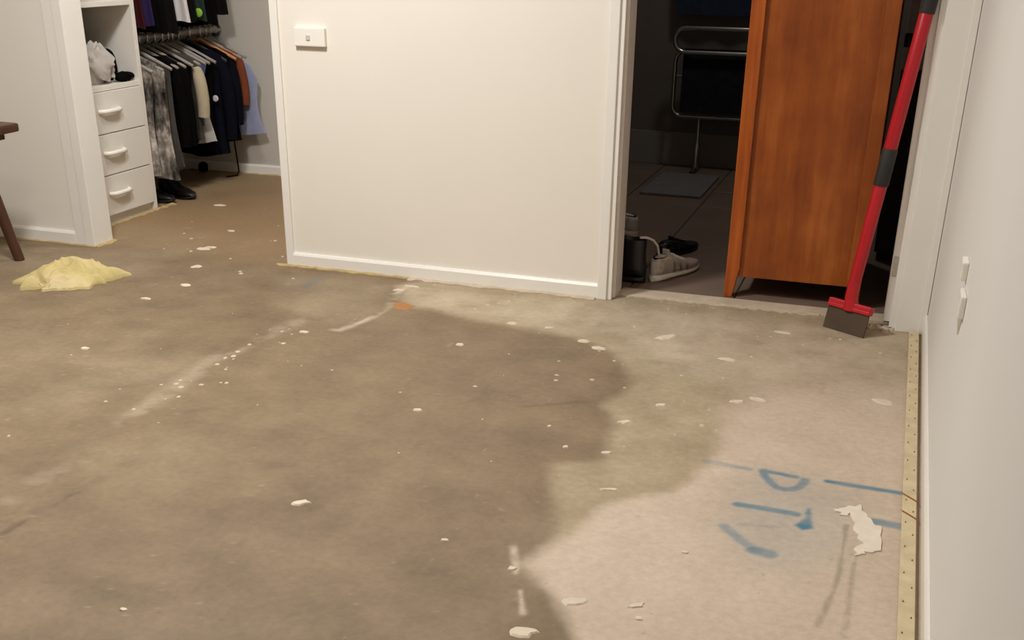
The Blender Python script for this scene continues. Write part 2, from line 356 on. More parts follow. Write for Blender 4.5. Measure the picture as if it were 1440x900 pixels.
    for nm, ch in (('stain_a', (m1, m2, blue)), ('stain_b', (dust_lift, dark, oran))):
        at = me.attributes.new(nm, 'FLOAT_COLOR', 'POINT')
        at.data.foreach_set('color', np.stack([np.clip(c, 0, 1).ravel() for c in ch]+[np.ones(nx*ny)], -1).astype(np.float32).ravel())
    me.materials.append(M['concrete'])
    o = bpy.data.objects.new('floor', me); COL.objects.link(o); o['_o'] = (0, 0, 0); struct(o); return o
floor = make_floor()
struct(bx(RX0-.2, .6, RY0-.2, 3.9, -.25, -.03).build('floor_slab', M['grout'])).name = 'floor_slab'

# ---- walls
struct(bx(-3.06, -1.44, 0, T, 0, CEIL).build('wall_middle', M['wall']))
struct(bx(-1.44, -.10, 0, T, 2.95, CEIL).build('wall_over_door', M['wall']))
struct(bx(RX0, -4.225, -.03, .095, 0, CEIL).build('wall_left_return', M['wall']))
struct(bx(-4.225, -3.06, -.03, T, 3.0, CEIL).build('wall_over_robe', M['wall']))
struct(bx(0, .2, RY0, 0, 0, CEIL).build('wall_right', M['wall_side_shaded']))
struct(bx(-.10, .2, 0, T, 0, CEIL).build('wall_door_return', M['wall']))
struct(bx(RX0-.2, RX0, RY0, 0, 0, CEIL).build('wall_left', M['wall']))
struct(bx(RX0, .2, RY0-.2, RY0, 0, CEIL).build('wall_rear', M['wall']))
struct(bx(RX0-.2, .7, RY0-.2, 3.9, CEIL, CEIL+.15).build('ceiling', M['ceiling']))
# robe
struct(bx(-5.2, -2.5, 2.09, 2.25, 0, CEIL).build('wall_robe_back', M['wall_robe_shaded']))
struct(bx(-5.2, -5.05, .095, 2.09, 0, CEIL).build('wall_robe_left', M['wall_robe_shaded']))
struct(bx(-2.62, -2.5, T, 2.09, 0, CEIL).build('wall_robe_right', M['wall_robe_shaded']))
# bathroom
struct(bx(-2.5, .6, 3.62, 3.8, 0, CEIL).build('wall_bathroom_back', M['bath_wall']))
struct(bx(-2.5, -2.36, T, 3.62, 0, CEIL).build('wall_bathroom_left', M['bath_wall']))
struct(bx(.45, .6, T, 3.62, 0, CEIL).build('wall_bathroom_right', M['bath_wall']))
# bathroom floor: grout bed and separate tiles
bf = struct(bx(-2.36, .45, .2, 3.62, -.03, -.006).build('floor_bathroom', M['grout'], origin=(0, 0, 0)))
tile_me = None; tw = .56
for i in range(6):
    for j in range(7):
        x0 = -2.36+i*tw*.9; y0 = .2+j*tw*.9; x1 = min(x0+tw*.9-.008, .45); y1 = min(y0+tw*.9-.008, 3.62)
        if x1-x0 < .05 or y1-y0 < .05: continue
        bx(x0, x1, y0, y1, -.006, 0).build('tile', M['bath_tile'], bf, bevel=.002, seg=1)
# tiled dado band at the foot of the far wall
struct(bx(-2.36, .45, 3.60, 3.62, 0, .24).build('baseboard_bathroom', mottled('skirting_tile', srgb(138, 132, 126), .06, 4, .4), bevel=.004))

# ---- skirtings
def skirt(name, a, b, nrm, h=.072, t=.018):
    n = Vector(nrm)
    prof = [n*0, n*t, n*t+Vector((0, 0, h*.82)), n*(t*.55)+Vector((0, 0, h)), Vector((0, 0, h))]
    struct(MB().extrude_profile(prof, a, b).build(name, M['trim'], bevel=.0015, seg=1))
skirt('baseboard_middle', (-3.035, 0, 0), (-1.445, 0, 0), (0, -1, 0))
skirt('baseboard_left', (RX0, -.03, 0), (-4.325, -.03, 0), (0, -1, 0))
skirt('baseboard_right', (0, RY0, .013), (0, -.03, .013), (-1, 0, 0), .075, .012)
skirt('baseboard_robe', (-5.05, 2.09, 0), (-2.62, 2.09, 0), (0, -1, 0), .07, .016)
skirt('baseboard_rear', (RX0, RY0, 0), (0, RY0, 0), (0, 1, 0))

# ---- door frame: architraves and jambs, stepped in profile as in the photograph
def archi_right():
    m = MB(); m.box(-.125, -.004, -.022, 0, 0, 2.95); m.build('trim_1', M['trim'], bevel=.003)
    m = MB(); m.box(-.150, -.120, -.010, .04, 0, 2.95); m.build('trim_2', M['trim'], bevel=.003)
    m = MB(); m.box(-.176, -.14, .004, T, .032, 2.95); m.build('trim_3', M['trim'], bevel=.002)
    m = MB(); m.box(-.030, -.002, -.034, -.018, .0, 2.95); m.build('trim_4', M['trim'], bevel=.003)
    m = MB(); m.box(-1.378+.0, -1.41, .03, T, 0, 2.95); m.build('trim_5', M['trim'], bevel=.002)
    m = MB(); m.box(-1.412, -1.386, -.012, .03, 0, 2.95); m.build('trim_6', M['trim'], bevel=.003)
    m = MB(); m.box(-1.452, -1.408, -.024, 0, 0, 2.95); m.build('trim_7', M['trim'], bevel=.004)
    m = MB(); m.box(-1.5, -.02, -.02, T, 2.90, 2.98); m.build('trim_8', M['trim'], bevel=.003)
    # robe opening: corner beads
    m = MB(); m.box(-3.075, -3.035, -.014, T+.01, 0, 3.0); m.build('trim_9', M['trim'], bevel=.004)
    m = MB(); m.box(-4.325, -4.255, -.046, -.03, 0, 3.0); m.build('trim_10', M['trim'], bevel=.003)
    m = MB(); m.box(-4.262, -4.205, -.052, .105, 0, 3.0); m.build('trim_11', M['trim'], bevel=.004)
archi_right()
for o in COL.objects:
    if o.name.startswith('trim_'): struct(o)
# strike plate on the jamb
sp = bx(-.170, -.154, .0, .006, .232, .318).build('strike_plate', M['chrome'], bevel=.002); tag(sp, 'small grey metal strike plate let into the white door jamb', 'strike plate')
# threshold board under the door, broken plaster along the wall foot, old glue at the wall feet
struct(bx(-1.378, -.172, .098, .205, -.03, .006).build('trim_12', M['threshold'], bevel=.003))
def ragged_strip(name, a, b, wdt, mat, n=40, h=.010, seed=0, side=(0, -1)):
    r = random.Random(seed); A = Vector((*a, 0)); B = Vector((*b, 0)); N = Vector((*side, 0)); P = []
    for i in range(n+1): P.append(A.lerp(B, i/n)+N*wdt*(.5+r.random()*.7))
    m = MB(); v = []; f = []
    for i in range(n+1):
        q = A.lerp(B, i/n); hh = h*(.7+.5*r.random()); v += [(q.x, q.y, -.004), (q.x, q.y, hh), (P[i].x, P[i].y, hh*.5), (P[i].x, P[i].y, -.004)]
    for i in range(n):
        for k in range(4): f.append((4*i+k, 4*i+(k+1) % 4, 4*i+4+(k+1) % 4, 4*i+4+k))
    f += [(3, 2, 1, 0), (4*n, 4*n+1, 4*n+2, 4*n+3)]
    m.add(v, f); return struct(m.build(name, mat))
ragged_strip('trim_13', (-3.13, -.016), (-2.40, -.016), .022, M['yellow_glue'], 30, .012, 1)
ragged_strip('trim_14', (-2.40, -.016), (-1.46, -.016), .032, M['plaster'], 40, .010, 2)
ragged_strip('trim_15', (RX0, -.046), (-4.2, -.046), .014, M['yellow_glue'], 50, .008, 3)
ragged_strip('trim_16', (-4.205, -.05), (-4.205, .12), .035, M['yellow_glue'], 12, .008, 4, (1, 0))
ragged_strip('trim_17', (-4.448, .1), (-4.448, 1.02), .03, M['yellow_glue'], 30, .010, 5, (1, 0))
ragged_strip('trim_18', (-5.0, 2.075), (-2.62, 2.075), .012, M['yellow_glue'], 50, .010, 6)
ragged_strip('trim_19', (-.36, .0), (-.13, .03), .055, M['plaster'], 14, .014, 8)
ragged_strip('trim_20', (-1.44, .098), (-.45, .098), .03, M['plaster'], 50, .006, 9)

# ---- carpet gripper strip along the right-hand wall
gs = thing('carpet_gripper_strip', (-.04, -2.5, 0), 'pale wooden carpet gripper strip nailed along the foot of the right hand wall', 'gripper strip')
bx(-.064, -.024, -6.5, -.04, 0, .014).build('strip', M['gripper'], gs, bevel=.0015, seg=1)
nail_v = None
for k in range(44):
    y = -.1-k*.075; x = -.044+(.010 if k % 2 else -.010)
    MB().lathe((x, y, .0135), [(.0022, 0), (.0018, .003), (.0004, .006)], 6).build('nail', M['nail'], gs)
for y in (-1.70, -1.82):
    MB().prism([(-.066, y), (-.024, y-.045), (-.022, y-.057), (-.064, y-.012)], .0135, .0150).build('split', M['rust'], gs)

# ================================================================== plaster pieces on the floor (parts of the floor)
rr = random.Random(11)
def flake(name, poly, h=.005, mat='plaster'):
    n = len(poly); cx = sum(q[0] for q in poly)/n; cy = sum(q[1] for q in poly)/n
    m = MB(); v = [(x, y, .0) for x, y in poly]+[(cx+(x-cx)*.8, cy+(y-cy)*.8, h) for x, y in poly]
    m.add(v, [tuple(range(n-1, -1, -1)), tuple(range(n, 2*n))]+[(i, (i+1) % n, n+(i+1) % n, n+i) for i in range(n)])
    return m.build(name, M[mat], floor, fix=True)
def blob(c, rx, ry, n=9, ang=0, jag=.45):
    out = []
    for k in range(n):
        t = 2*math.pi*k/n; r = 1-jag*rr.random(); x = rx*r*math.cos(t); y = ry*r*math.sin(t)
        out.append((c[0]+x*math.cos(ang)-y*math.sin(ang), c[1]+x*math.sin(ang)+y*math.cos(ang)))
    return out
def jag(P, k=4, a=.007):
    out = []
    for p, q in zip(P, P[1:]+P[:1]):
        for t in range(k): out.append((p[0]+(q[0]-p[0])*t/k+rr.uniform(-a, a), p[1]+(q[1]-p[1])*t/k+rr.uniform(-a, a)))
    return out
fp = jag([(-0.253, -1.860), (-0.227, -1.846), (-0.187, -1.807), (-0.154, -1.867), (-0.140, -1.918), (-0.114, -1.945), (-0.121, -2.078), (-0.152, -2.098), (-0.175, -2.123), (-0.182, -2.096), (-0.167, -2.052), (-0.186, -1.985), (-0.202, -1.870), (-0.222, -1.897)])
MB().prism(fp, 0, .004).build('plaster_patch', M['filler'], floor)
for c, rx, ry, an in [((-1.741, -2.352), .040, .020, .5), ((-1.033, -0.453), .07, .03, .8), ((-0.833, -2.605), .045, .022, .5), ((-0.918, -2.778), .045, .03, .2), ((-0.988, -1.425), .045, .016, .6), ((-0.906, -1.957), .042, .012, .3),
                      ((-0.746, -0.649), .05, .025, -.2), ((-0.578, -1.046), .04, .02, -.2), ((-0.643, -1.092), .035, .018, .4), ((-0.574, -0.218), .05, .02, -.1), ((-3.354, -0.503), .04, .022, -.1), ((-0.148, -0.908), .05, .03, -.2), ((-0.684, -2.573), .03, .012, .6),
                      ((-1.817, -0.858), .022, .02, 0), ((-1.701, -1.572), .02, .014, 0), ((-1.036, -2.506), .018, .014, 0), ((-1.260, -2.422), .016, .012, 0), ((-2.490, -0.935), .028, .02, 0), ((-1.872, -3.019), .013, .010, 0), ((-1.122, -1.699), .014, .012, 0),
                      ((-0.983, -1.697), .025, .012, .2), ((-3.207, -1.430), .022, .018, 0), ((-0.899, -1.224), .03, .016, .3), ((-1.351, -0.633), .04, .02, 0), ((-1.267, -0.698), .04, .022, 0), ((-1.705, -0.511), .03, .018, 0), ((-1.537, -0.511), .03, .015, 0), ((-3.393, -0.758), .03, .016, 0),
                      ((-4.153, 1.099), .05, .03, 0), ((-3.652, 0.129), .045, .03, 0), ((-3.490, -0.196), .035, .03, 0), ((-3.634, 0.169), .04, .02, .2), ((-3.734, 0.533), .03, .02, 0), ((-0.623, -2.264), .016, .012, 0), ((-0.667, -2.629), .014, .012, 0), ((-2.373, -0.215), .035, .02, .4), ((-2.334, -0.135), .05, .015, 0), ((-1.222, -1.552), .010, .010, 0)]:
    flake('plaster_patch', blob(c, rx, ry, 11, an), .004, 'flake')
M['orange'] = mottled('orange_stain', srgb(168, 118, 70), .1, 30, .8)
flake('orange_stain', [(-2.309, -0.426), (-2.276, -0.389), (-2.192, -0.428), (-2.215, -0.495), (-2.269, -0.492)], .001, 'orange')
for k in range(14):   # broken plaster at the foot of the door jamb
    flake('plaster_chunk', blob((-.30+.17*rr.random(), -.055+.10*rr.random()), .014+.016*rr.random(), .010+.010*rr.random(), 7, rr.random()*3), .012, 'flake')
# countless crumbs: one part
def crumbs():
    m = MB(); r = random.Random(5)
    def one(x, y, s):
        n = 5; a0 = r.random()*6; el = .6+.8*r.random(); p = [(x+s*(.6+.4*r.random())*math.cos(a0+6.283*k/n), y+s*el*(.6+.4*r.random())*math.sin(a0+6.283*k/n)) for k in range(n)]
        h = s*.35
        m.add([(a, b, .0) for a, b in p]+[(x, y, h)], [(k, (k+1) % n, n) for k in range(n)])
    for k in range(55):   # under the doorway
        x = -1.4+1.25*r.random(); y = .05-.55*r.random()**1.6; one(x, y, .004+.012*r.random()**3)
    for k in range(32):
        x = -2.3+.9*r.random(); y = -.06-.35*r.random(); one(x, y, .005+.010*r.random()**2)
    for k in range(40):
        x = -1.6+1.5*r.random(); y = -.4-1.6*r.random(); one(x, y, .004+.010*r.random()**2)
    for k in range(34):
        x = -4.2+2.6*r.random(); y = -.3-2.6*r.random(); one(x, y, .004+.007*r.random()**2)
    for k in range(34):
        x = -4.1+1.2*r.random(); y = -.3+1.5*r.random(); one(x, y, .005+.012*r.random()**2)
    for k in range(26):    # along the old residue lines
        t = r.random(); a = Vector((*(-2.580, -0.812), 0)); b = Vector((*(-2.590, -2.045), 0)); q = a.lerp(b, t); one(q.x+.05*r.gauss(0, 1), q.y+.05*r.gauss(0, 1), .005+.010*r.random()**2)
    o = m.build('plaster_crumbs', M['plaster'], floor); o['kind'] = 'stuff'
crumbs()

# ================================================================== WALL FITTINGS
sw = thing('light_switch', (-2.87, 0, 1.055), 'white light switch plate with a single small rocker on the cream wall', 'light switch')
bx(-2.951, -2.792, -.022, .001, 1.055, 1.137).build('plate', M['plastic'], sw, bevel=.005)
bx(-2.886, -2.866, -.027, -.02, 1.083, 1.105).build('rocker', mottled('switch_rocker', srgb(206, 198, 184), .02, 20, .4), sw, bevel=.002)
wf = thing('wall_hook', (0, -1.7, .53), 'small white two piece plastic hook on the right hand wall above the gripper strip', 'wall hook')
MB().hexa([(-.016, -1.72, .678), (.0, -1.72, .678), (.0, -1.64, .676), (-.014, -1.64, .676)], [(-.018, -1.72, .728), (.0, -1.72, .730), (.0, -1.64, .730), (-.016, -1.64, .728)]).build('upper_tab', M['plastic'], wf, bevel=.004)
MB().hexa([(-.018, -1.86, .610), (.0, -1.86, .610), (.0, -1.74, .610), (-.014, -1.74, .610)], [(-.016, -1.86, .672), (.0, -1.86, .672), (.0, -1.74, .666), (-.014, -1.74, .666)]).build('body', M['plastic'], wf, bevel=.005)
MB().hexa([(-.004, -1.78, .545), (.0, -1.78, .545), (.0, -1.74, .545), (-.004, -1.74, .545)], [(-.014, -1.83, .615), (.0, -1.83, .615), (.0, -1.75, .615), (-.010, -1.75, .615)]).build('lower_tab', M['plastic'], wf, bevel=.0015)

# bedroom ceiling lamps and the added fill lamps (above the frame)
for k, ((lx, ly), e, sz, lb) in enumerate(LAMPS):
    L = thing('ceiling_lamp', (lx, ly, CEIL-.12), lb, 'lamp')
    MB().lathe((lx, ly, CEIL), [(.30, 0), (.30, -.04), (.27, -.05)], 28).build('base', M['plastic'], L, smooth=30)
    MB().lathe((lx, ly, CEIL-.05), [(.26, 0), (.25, -.04), (.2, -.07), (.1, -.085), (.01, -.09)], 28).build('diffuser', M['lamp_glow'], L, smooth=True)

# ================================================================== BROWN CABINET in the doorway
def cabinet():
    c = thing('tall_cabinet', (-.6, .65, 0), 'tall orange brown timber cabinet standing side on in the dark doorway', 'cabinet')
    x0, x1, y0, y1, zt = -.902, -.292, .235, 1.15, 2.05; p = .062
    W, E = M['brown_wood'], M['brown_edge']
    for (px, sx) in ((x0, 1), (x1, -1)):
        for (py, sy) in ((y0, 1), (y1, -1)):
            m = MB(); q = .036
            def quad(w, z): return [(px, py, z), (px+sx*w, py, z), (px+sx*w, py+sy*w, z), (px, py+sy*w, z)]
            a, b_, t_ = quad(q, 0), quad(p, .14), quad(p, zt)
            m.rings([a, b_, t_]); m.build('leg', E if (px == x0 and py == y0) else W, c, bevel=.005)
    for yy, sg in ((y0, 1), (y1, -1)):
        bx(x0+p-.004, x1-p+.004, yy+sg*.022, yy+sg*.04, .098, zt-.02).build('side_panel', W, c, bevel=.002)
    bx(x0+.03, x1-.015, y0+.03, y1-.03, .105, .135).build('bottom_board', W, c)
    bx(x1-.02, x1-.008, y0+p-.004, y1-p+.004, .105, zt-.02).build('back_panel', W, c)
    bx(x0-.02, x1+.02, y0-.02, y1+.02, zt, zt+.04).build('top_board', W, c, bevel=.008)
    n = 6; zz = .14; dz = (zt-.03-zz)/n
    for k in range(n):
        d = bx(x0+.006, x0+.03, y0+p+.006, y1-p-.006, zz+k*dz+.005, zz+(k+1)*dz-.005).build('drawer', W, c, bevel=.004)
        for yk in (y0+.25, y1-.25):
            MB().lathe((x0+.006, yk, zz+(k+.5)*dz), [(.010, 0), (.008, -.012), (.02, -.022), (.018, -.034), (.004, -.038)], 12, 'x').build('knob', E, d, smooth=True)
cabinet()

# ================================================================== FLOOR SCRAPER with long red handle
def scraper():
    A = Vector((-.4206, -.065, 0)); B = Vector((-.2464, -.175, 0)); d = (B-A).normalized(); mid = (A+B)/2; L = (B-A).length/2
    base = mid+Vector((0, 0, .0)); neck = Vector((-.322, -.085, .150)); top = Vector((-.140, .005, 1.78)); ax = (top-neck).normalized()
    s = thing('floor_scraper', tuple(base), 'long handled red floor scraper with wide steel blade leaning against the door frame', 'scraper')
    # head frame: along d, up = lean of the head, n = across
    up = Vector((.02, .03, .15)); up = (up-d*up.dot(d)).normalized(); n = d.cross(up).normalized()
    if n.y > 0: n = -n
    def P(a, b_, c_): return mid+d*a+up*b_+n*c_
    def slab(a0, a1, b0, b1, c0, c1):
        m = MB(); m.hexa([P(a0, b0, c0), P(a1, b0, c0), P(a1, b0, c1), P(a0, b0, c1)], [P(a0, b1, c0), P(a1, b1, c0), P(a1, b1, c1), P(a0, b1, c1)]); return m
    slab(-L, L, 0, .115, -.004, .004).build('blade', M['steel_blade'], s, bevel=.001, seg=1)
    slab(-L-.002, L+.002, .096, .112, -.02, .014).build('clamp', M['red'], s, bevel=.004)
    slab(-L-.002, L+.002, .108, .132, -.026, .012).build('clamp_back', M['red'], s, bevel=.005)
    MB().tube([P(0, .10, -.01), P(0, .125, -.006), neck, neck+ax*.07], [.034, .030, .026, .027], 14).build('socket', M['red'], s, smooth=40)
    def at(z): t = (z-neck.z)/ax.z; return neck+ax*t
    def hz(z0, z1, r0, r1, mat, nm): MB().tube([at(z0), at((z0+z1)/2), at(z1)], [r0, (r0+r1)/2, r1], 16).build(nm, mat, s, bevel=.003, smooth=40)
    hz(.16, .63, .025, .027, M['red'], 'lower_handle'); hz(.618, .765, .031, .031, M['black_rubber'], 'middle_grip')
    hz(.755, 1.28, .027, .027, M['red'], 'upper_handle'); hz(1.275, 1.78, .031, .030, M['black_rubber'], 'end_grip')
scraper()

# ================================================================== YELLOW TOWEL heap
def towel():
    c = Vector((-3.895, -.655)); e1 = Vector((.74, .67)); e2 = Vector((-.67, .74))
    na, nr = 180, 48; v = []; f = []
    bumps = [(-.03, .06, .062, .11, .09), (.07, .06, .045, .09, .07), (.15, .02, .030, .08, .06), (-.19, -.045, .040, .055, .05), (.21, -.02, .020, .06, .03), (.04, -.06, .020, .14, .04)]
    for i in range(nr+1):
        for k in range(na):
            t = 2*math.pi*k/na; r = i/nr
            Rb = .212*(1+.10*math.sin(3*t+.6)+.07*math.sin(5*t+2.0)+.06*math.sin(9*t+1)+.05*math.sin(14*t)+.03*math.sin(23*t))
            notch = math.exp(-((math.atan2(math.sin(t-4.02), math.cos(t-4.02)))/.10)**2); Rb *= 1-.28*notch
            a = r*Rb*1.10*math.cos(t); b_ = r*Rb*.68*math.sin(t); z = .020
            for (ba, bb, h, sa, sb) in bumps: z += .85*h*math.exp(-((a-ba)/sa)**2-((b_-bb)/sb)**2)
            wa = a+.05*float(fbm(a*9+3, b_*9, 3)); wb_ = b_+.05*float(fbm(a*8, b_*8+8, 3))
            f1 = 1-abs(2*float(vnoise(wa*11+3.1, wb_*20+1.7))-1); f2 = 1-abs(2*float(vnoise(wa*26+wb_*12+9, wb_*30-wa*8+4))-1)
            z += (.034*(f1-.5)+.012*(f2-.5))*(1-r**5)
            gap = math.exp(-((a+.135+.2*b_)/.014)**2)*max(0, min(1, (.03-b_)/.05)); z -= gap*.06
            edge = max(0, 1-r**10); z = max(z, .010)*edge+.012*(1-edge)
            if i == nr: z = .001
            q = c+e1*a+e2*b_; v.append((q.x, q.y, max(z, .001)))
    for i in range(nr):
        for k in range(na): f.append((i*na+k, i*na+(k+1) % na, (i+1)*na+(k+1) % na, (i+1)*na+k))
    o = MB().add(v, f).build('crumpled_towel', M['yellow'], smooth=True)
    tag(o, 'crumpled pale yellow towel lying in a heap on the concrete', 'towel')
towel()

# ================================================================== CHAIR at the frame's edge
def chair():
    c = thing('wooden_chair', (-4.6, -.70, 0), 'dark brown wooden chair with splayed legs beside the yellow towel', 'chair'); W = M['chair_wood']
    m = MB(); pl = [(-4.925, -1.03), (-4.60, -1.06), (-4.29, -1.03), (-4.262, -.70), (-4.275, -.385), (-4.6, -.37), (-4.90, -.42)]
    m.prism(pl, .640, .682); m.build('seat', W, c, bevel=.012)
    bx(-4.86, -4.33, -.99, -.43, .605, .645).build('seat_frame', W, c, bevel=.006)
    tops = {(1, 1): (-4.50, -.47, .62), (1, -1): (-4.46, -.97, .62), (-1, 1): (-4.80, -.50, .62), (-1, -1): (-4.80, -.94, .62)}
    feet = {(1, 1): (-4.39, -.41, 0), (1, -1): (-4.37, -1.03, 0), (-1, 1): (-4.90, -.44, 0), (-1, -1): (-4.90, -1.0, 0)}
    for k in tops: MB().tube([tops[k], feet[k]], [.032, .026], 10).build('leg', W, c, smooth=40)
    l = lambda k, t: tuple(Vector(tops[k]).lerp(Vector(feet[k]), t))
    for a, b_, t in (((1, 1), (1, -1), .30), ((-1, 1), (-1, -1), .30), ((1, 1), (-1, 1), .5), ((1, -1), (-1, -1), .5)):
        MB().tube([l(a, t), l(b_, t)], .014, 8).build('stretcher', W, c, smooth=40)
    for y in (-.93, -.50): MB().tube([(-4.86, y, .66), (-4.93, y, 1.0), (-5.0, y, 1.28)], [.022, .02, .018], 8).build('back_post', W, c, smooth=40)
    for y in (-.82, -.715, -.61): MB().tube([(-4.86, y, .67), (-4.925, y, 1.0), (-4.985, y, 1.2)], .010, 8).build('spindle', W, c, smooth=40)
    MB().hexa([(-5.0, -.97, 1.18), (-4.965, -.97, 1.18), (-4.965, -.46, 1.18), (-5.0, -.46, 1.18)], [(-5.03, -.98, 1.32), (-4.995, -.98, 1.32), (-4.995, -.45, 1.32), (-5.03, -.45, 1.32)]).build('top_rail', W, c, bevel=.01)
chair()

# ================================================================== ROBE: drawer tower
def tower():
    c = thing('drawer_tower', (-4.72, .54, 0), 'white wardrobe tower with three drawers below open shelves', 'cabinet'); W = M['melamine']
    xf, xb, y0, y1, zt = -4.45, -5.04, .195, .875, 2.2; th = .032
    bx(xb, xf, y0, y0+th, 0, zt).build('side', W, c, bevel=.002); bx(xb, xf, y1-th, y1, 0, zt).build('side', W, c, bevel=.002)
    bx(xb, xb+.015, y0+th, y1-th, .04, zt).build('back', W, c)
    bx(xb+.02, xf-.02, y0+th, y1-th, 0, .048).build('plinth', W, c)
    for z in (.725, 1.158, 1.6, zt-.03): bx(xb+.015, xf-.002, y0+th, y1-th, z, z+.026).build('shelf', W, c, bevel=.002)
    for z0, z1 in ((.052, .270), (.275, .496), (.501, .722)):
        d = bx(xf-.022, xf+.006, y0+th+.004, y1-th-.004, z0, z1).build('drawer', W, c, bevel=.003)
        zc = (z0+z1)/2+.01; hy0, hy1 = .435, .615
        P = [(xf+.004, hy0, zc), (xf+.028, hy0+.018, zc), (xf+.034, hy0+.05, zc), (xf+.034, hy1-.05, zc), (xf+.028, hy1-.018, zc), (xf+.004, hy1, zc)]
        MB().tube(P, [.012, .013, .013, .013, .013, .012], 10).build('handle', M['plastic'], d, smooth=50)
tower()

# contents of the open shelf: crumpled grey cloth, black pouch, dark strap bag
def lump(name, c, r, mat, label, cat, seed=0, amp=.35, n=26):
    rg = random.Random(seed); ph = [rg.random()*50 for _ in range(3)]; rings = []
    for i in range(n+1):
        t = math.pi*i/n; ring = []
        for k in range(40):
            p = 2*math.pi*k/40; d = Vector((math.sin(t)*math.cos(p), math.sin(t)*math.sin(p), -math.cos(t)))
            f1 = 1-abs(2*float(vnoise(d.x*2.2+ph[0]+d.z, d.y*2.2+ph[1]+d.z*1.5))-1)
            f2 = float(vnoise(d.x*5+ph[1], d.y*5+d.z*4+ph[2]))
            k_ = 1+amp*(f1-.5)+amp*.5*(f2-.5)
            ring.append((c[0]+r[0]*d.x*k_, c[1]+r[1]*d.y*k_, max(c[2]+r[2]+r[2]*d.z*k_, c[2])))
        rings.append(ring)
    o = MB().rings(rings).build(name, mat, smooth=True); tag(o, label, cat); return o
ZS = .751
lump('crumpled_cloth', (-4.55, .60, ZS), (.075, .11, .10), M['c_grey'], 'crumpled pale grey cloth on the open wardrobe shelf', 'cloth', 1, .6)
lump('crumpled_scarf', (-4.80, .60, ZS), (.12, .15, .19), M['c_grey2'], 'mid grey scarf bundled at the back of the wardrobe shelf', 'scarf', 2, .6)
lump('pouch', (-4.50, .775, ZS), (.035, .072, .026), M['c_black'], 'flat black pouch on the shelf in front of the grey cloth', 'pouch', 3, .3)
lump('cap', (-4.60, .765, ZS), (.045, .055, .085), M['c_black2'], 'black cap standing on the shelf beside the grey cloth', 'cap', 4, .3)

# ================================================================== ROBE: rails, hangers, garments
XR, ZR = -4.70, .948
r1 = thing('clothes_rail', (XR, 1.48, ZR-.03), 'pale metal clothes rail at waist height in the robe', 'rail')
MB().tube([(XR, .874, ZR), (XR, 2.088, ZR)], .021, 14).build('tube', M['hanger_grey'], r1, smooth=40)
MB().lathe((XR, 2.09, ZR), [(.045, 0), (.045, -.012), (.028, -.02), (.022, -.04)], 16, 'y').build('end_flange', M['chrome'], r1, smooth=30)
ZU = 1.98
r2 = thing('clothes_rail', (XR, 1.48, ZU-.03), 'upper clothes rail near the top of the robe', 'rail')
MB().tube([(XR, .874, ZU), (XR, 2.088, ZU)], .021, 14).build('tube', M['hanger_grey'], r2, smooth=40)
MB().lathe((XR, 2.09, ZU), [(.045, 0), (.045, -.012), (.028, -.02), (.022, -.04)], 16, 'y').build('end_flange', M['chrome'], r2, smooth=30)

def hanger(y, zr, mat, label, group, half=.285, drop=.105, thick=.012):
    h = thing('clothes_hanger', (XR, y, zr-.06-drop), label, 'hanger', group)
    hook = [(XR-.030, y, zr-.005)]+[(XR+.033*math.cos(t), y, zr+.006+.033*math.sin(t)) for t in [math.pi*(1-k/8) for k in range(9)]]+[(XR+.030, y, zr-.02), (XR+.004, y, zr-.035), (XR, y, zr-.045), (XR, y, zr-.055)]
    MB().tube(hook, .005, 6).build('hook', M['chrome'], h, smooth=50)
    arm = [(XR-half, y, zr-.055-drop), (XR-half*.5, y, zr-.055-drop*.42), (XR-.03, y, zr-.052), (XR+.03, y, zr-.052), (XR+half*.5, y, zr-.055-drop*.42), (XR+half, y, zr-.055-drop)]
    MB().tube(arm, [thick*.8, thick, thick, thick, thick, thick*.8], 8).build('arm', mat, h, smooth=50)
    return h
def garment(name, y, zr, hem, mat, label, cat, hw=.285, hem_hw=.27, th=.05, hem_th=.05, drop=.105, folds=4, amp=.012, seed=0, xoff=0, sleeve=None, sl_len=.45, parts=None, group=None):
    rg = random.Random(seed); ph = rg.random()*6; ztop = zr-.068
    g = thing(name, (XR+xoff, y, hem), label, cat, group)
    def body(n=26, seg=44):
        rings = []
        for i in range(n+1):
            t = i/n
            if t < .12:
                k = t/.12; hwid = .055+(hw-.055)*math.sin(k*math.pi/2)**1.0; z = ztop-drop*k**1.15; dep = th*.4+(th-th*.4)*k
            else:
                k = (t-.12)/.88; hwid = hw+(hem_hw-hw)*k-(.03*math.sin(k*math.pi)); z = ztop-drop+(hem-(ztop-drop))*k; dep = th+(hem_th-th)*k
            ring = []
            for s_ in range(seg):
                a = 2*math.pi*s_/seg; ca, sa = math.cos(a), math.sin(a)
                x = hwid*math.copysign(abs(ca)**.8, ca); yy = dep*.5*math.copysign(abs(sa)**.8, sa)
                w_ = amp*min(1, t*2.5)*math.sin(30*x+.8+.6*math.sin(z*6)); w2 = amp*.5*math.sin(62*x+1.9+z*4)*min(1, t*3)
                zz = z+(.012*math.sin(5*x/hw+ph) if i == n else 0)
                ring.append((XR+xoff+x, y+yy+w_+w2, zz))
            rings.append(ring)
        return MB().rings(rings)
    b = body().build('body', mat, g, smooth=True)
    if sleeve:
        for sx in (1, -1):
            x0 = XR+xoff+sx*(hw-.03); pts = []; rs = []
            for k in range(9):
                t = k/8; pts.append((x0+sx*(.028*math.sin(t*2.2)), y, ztop-drop*.9-.01-sl_len*t)); rs.append(min(.5*th+.004, .026+.018*math.sin(min(1, t*3)*math.pi/2)-.008*t))
            MB().tube(pts, rs, 14).build('sleeve', sleeve, g, smooth=True)
    return g
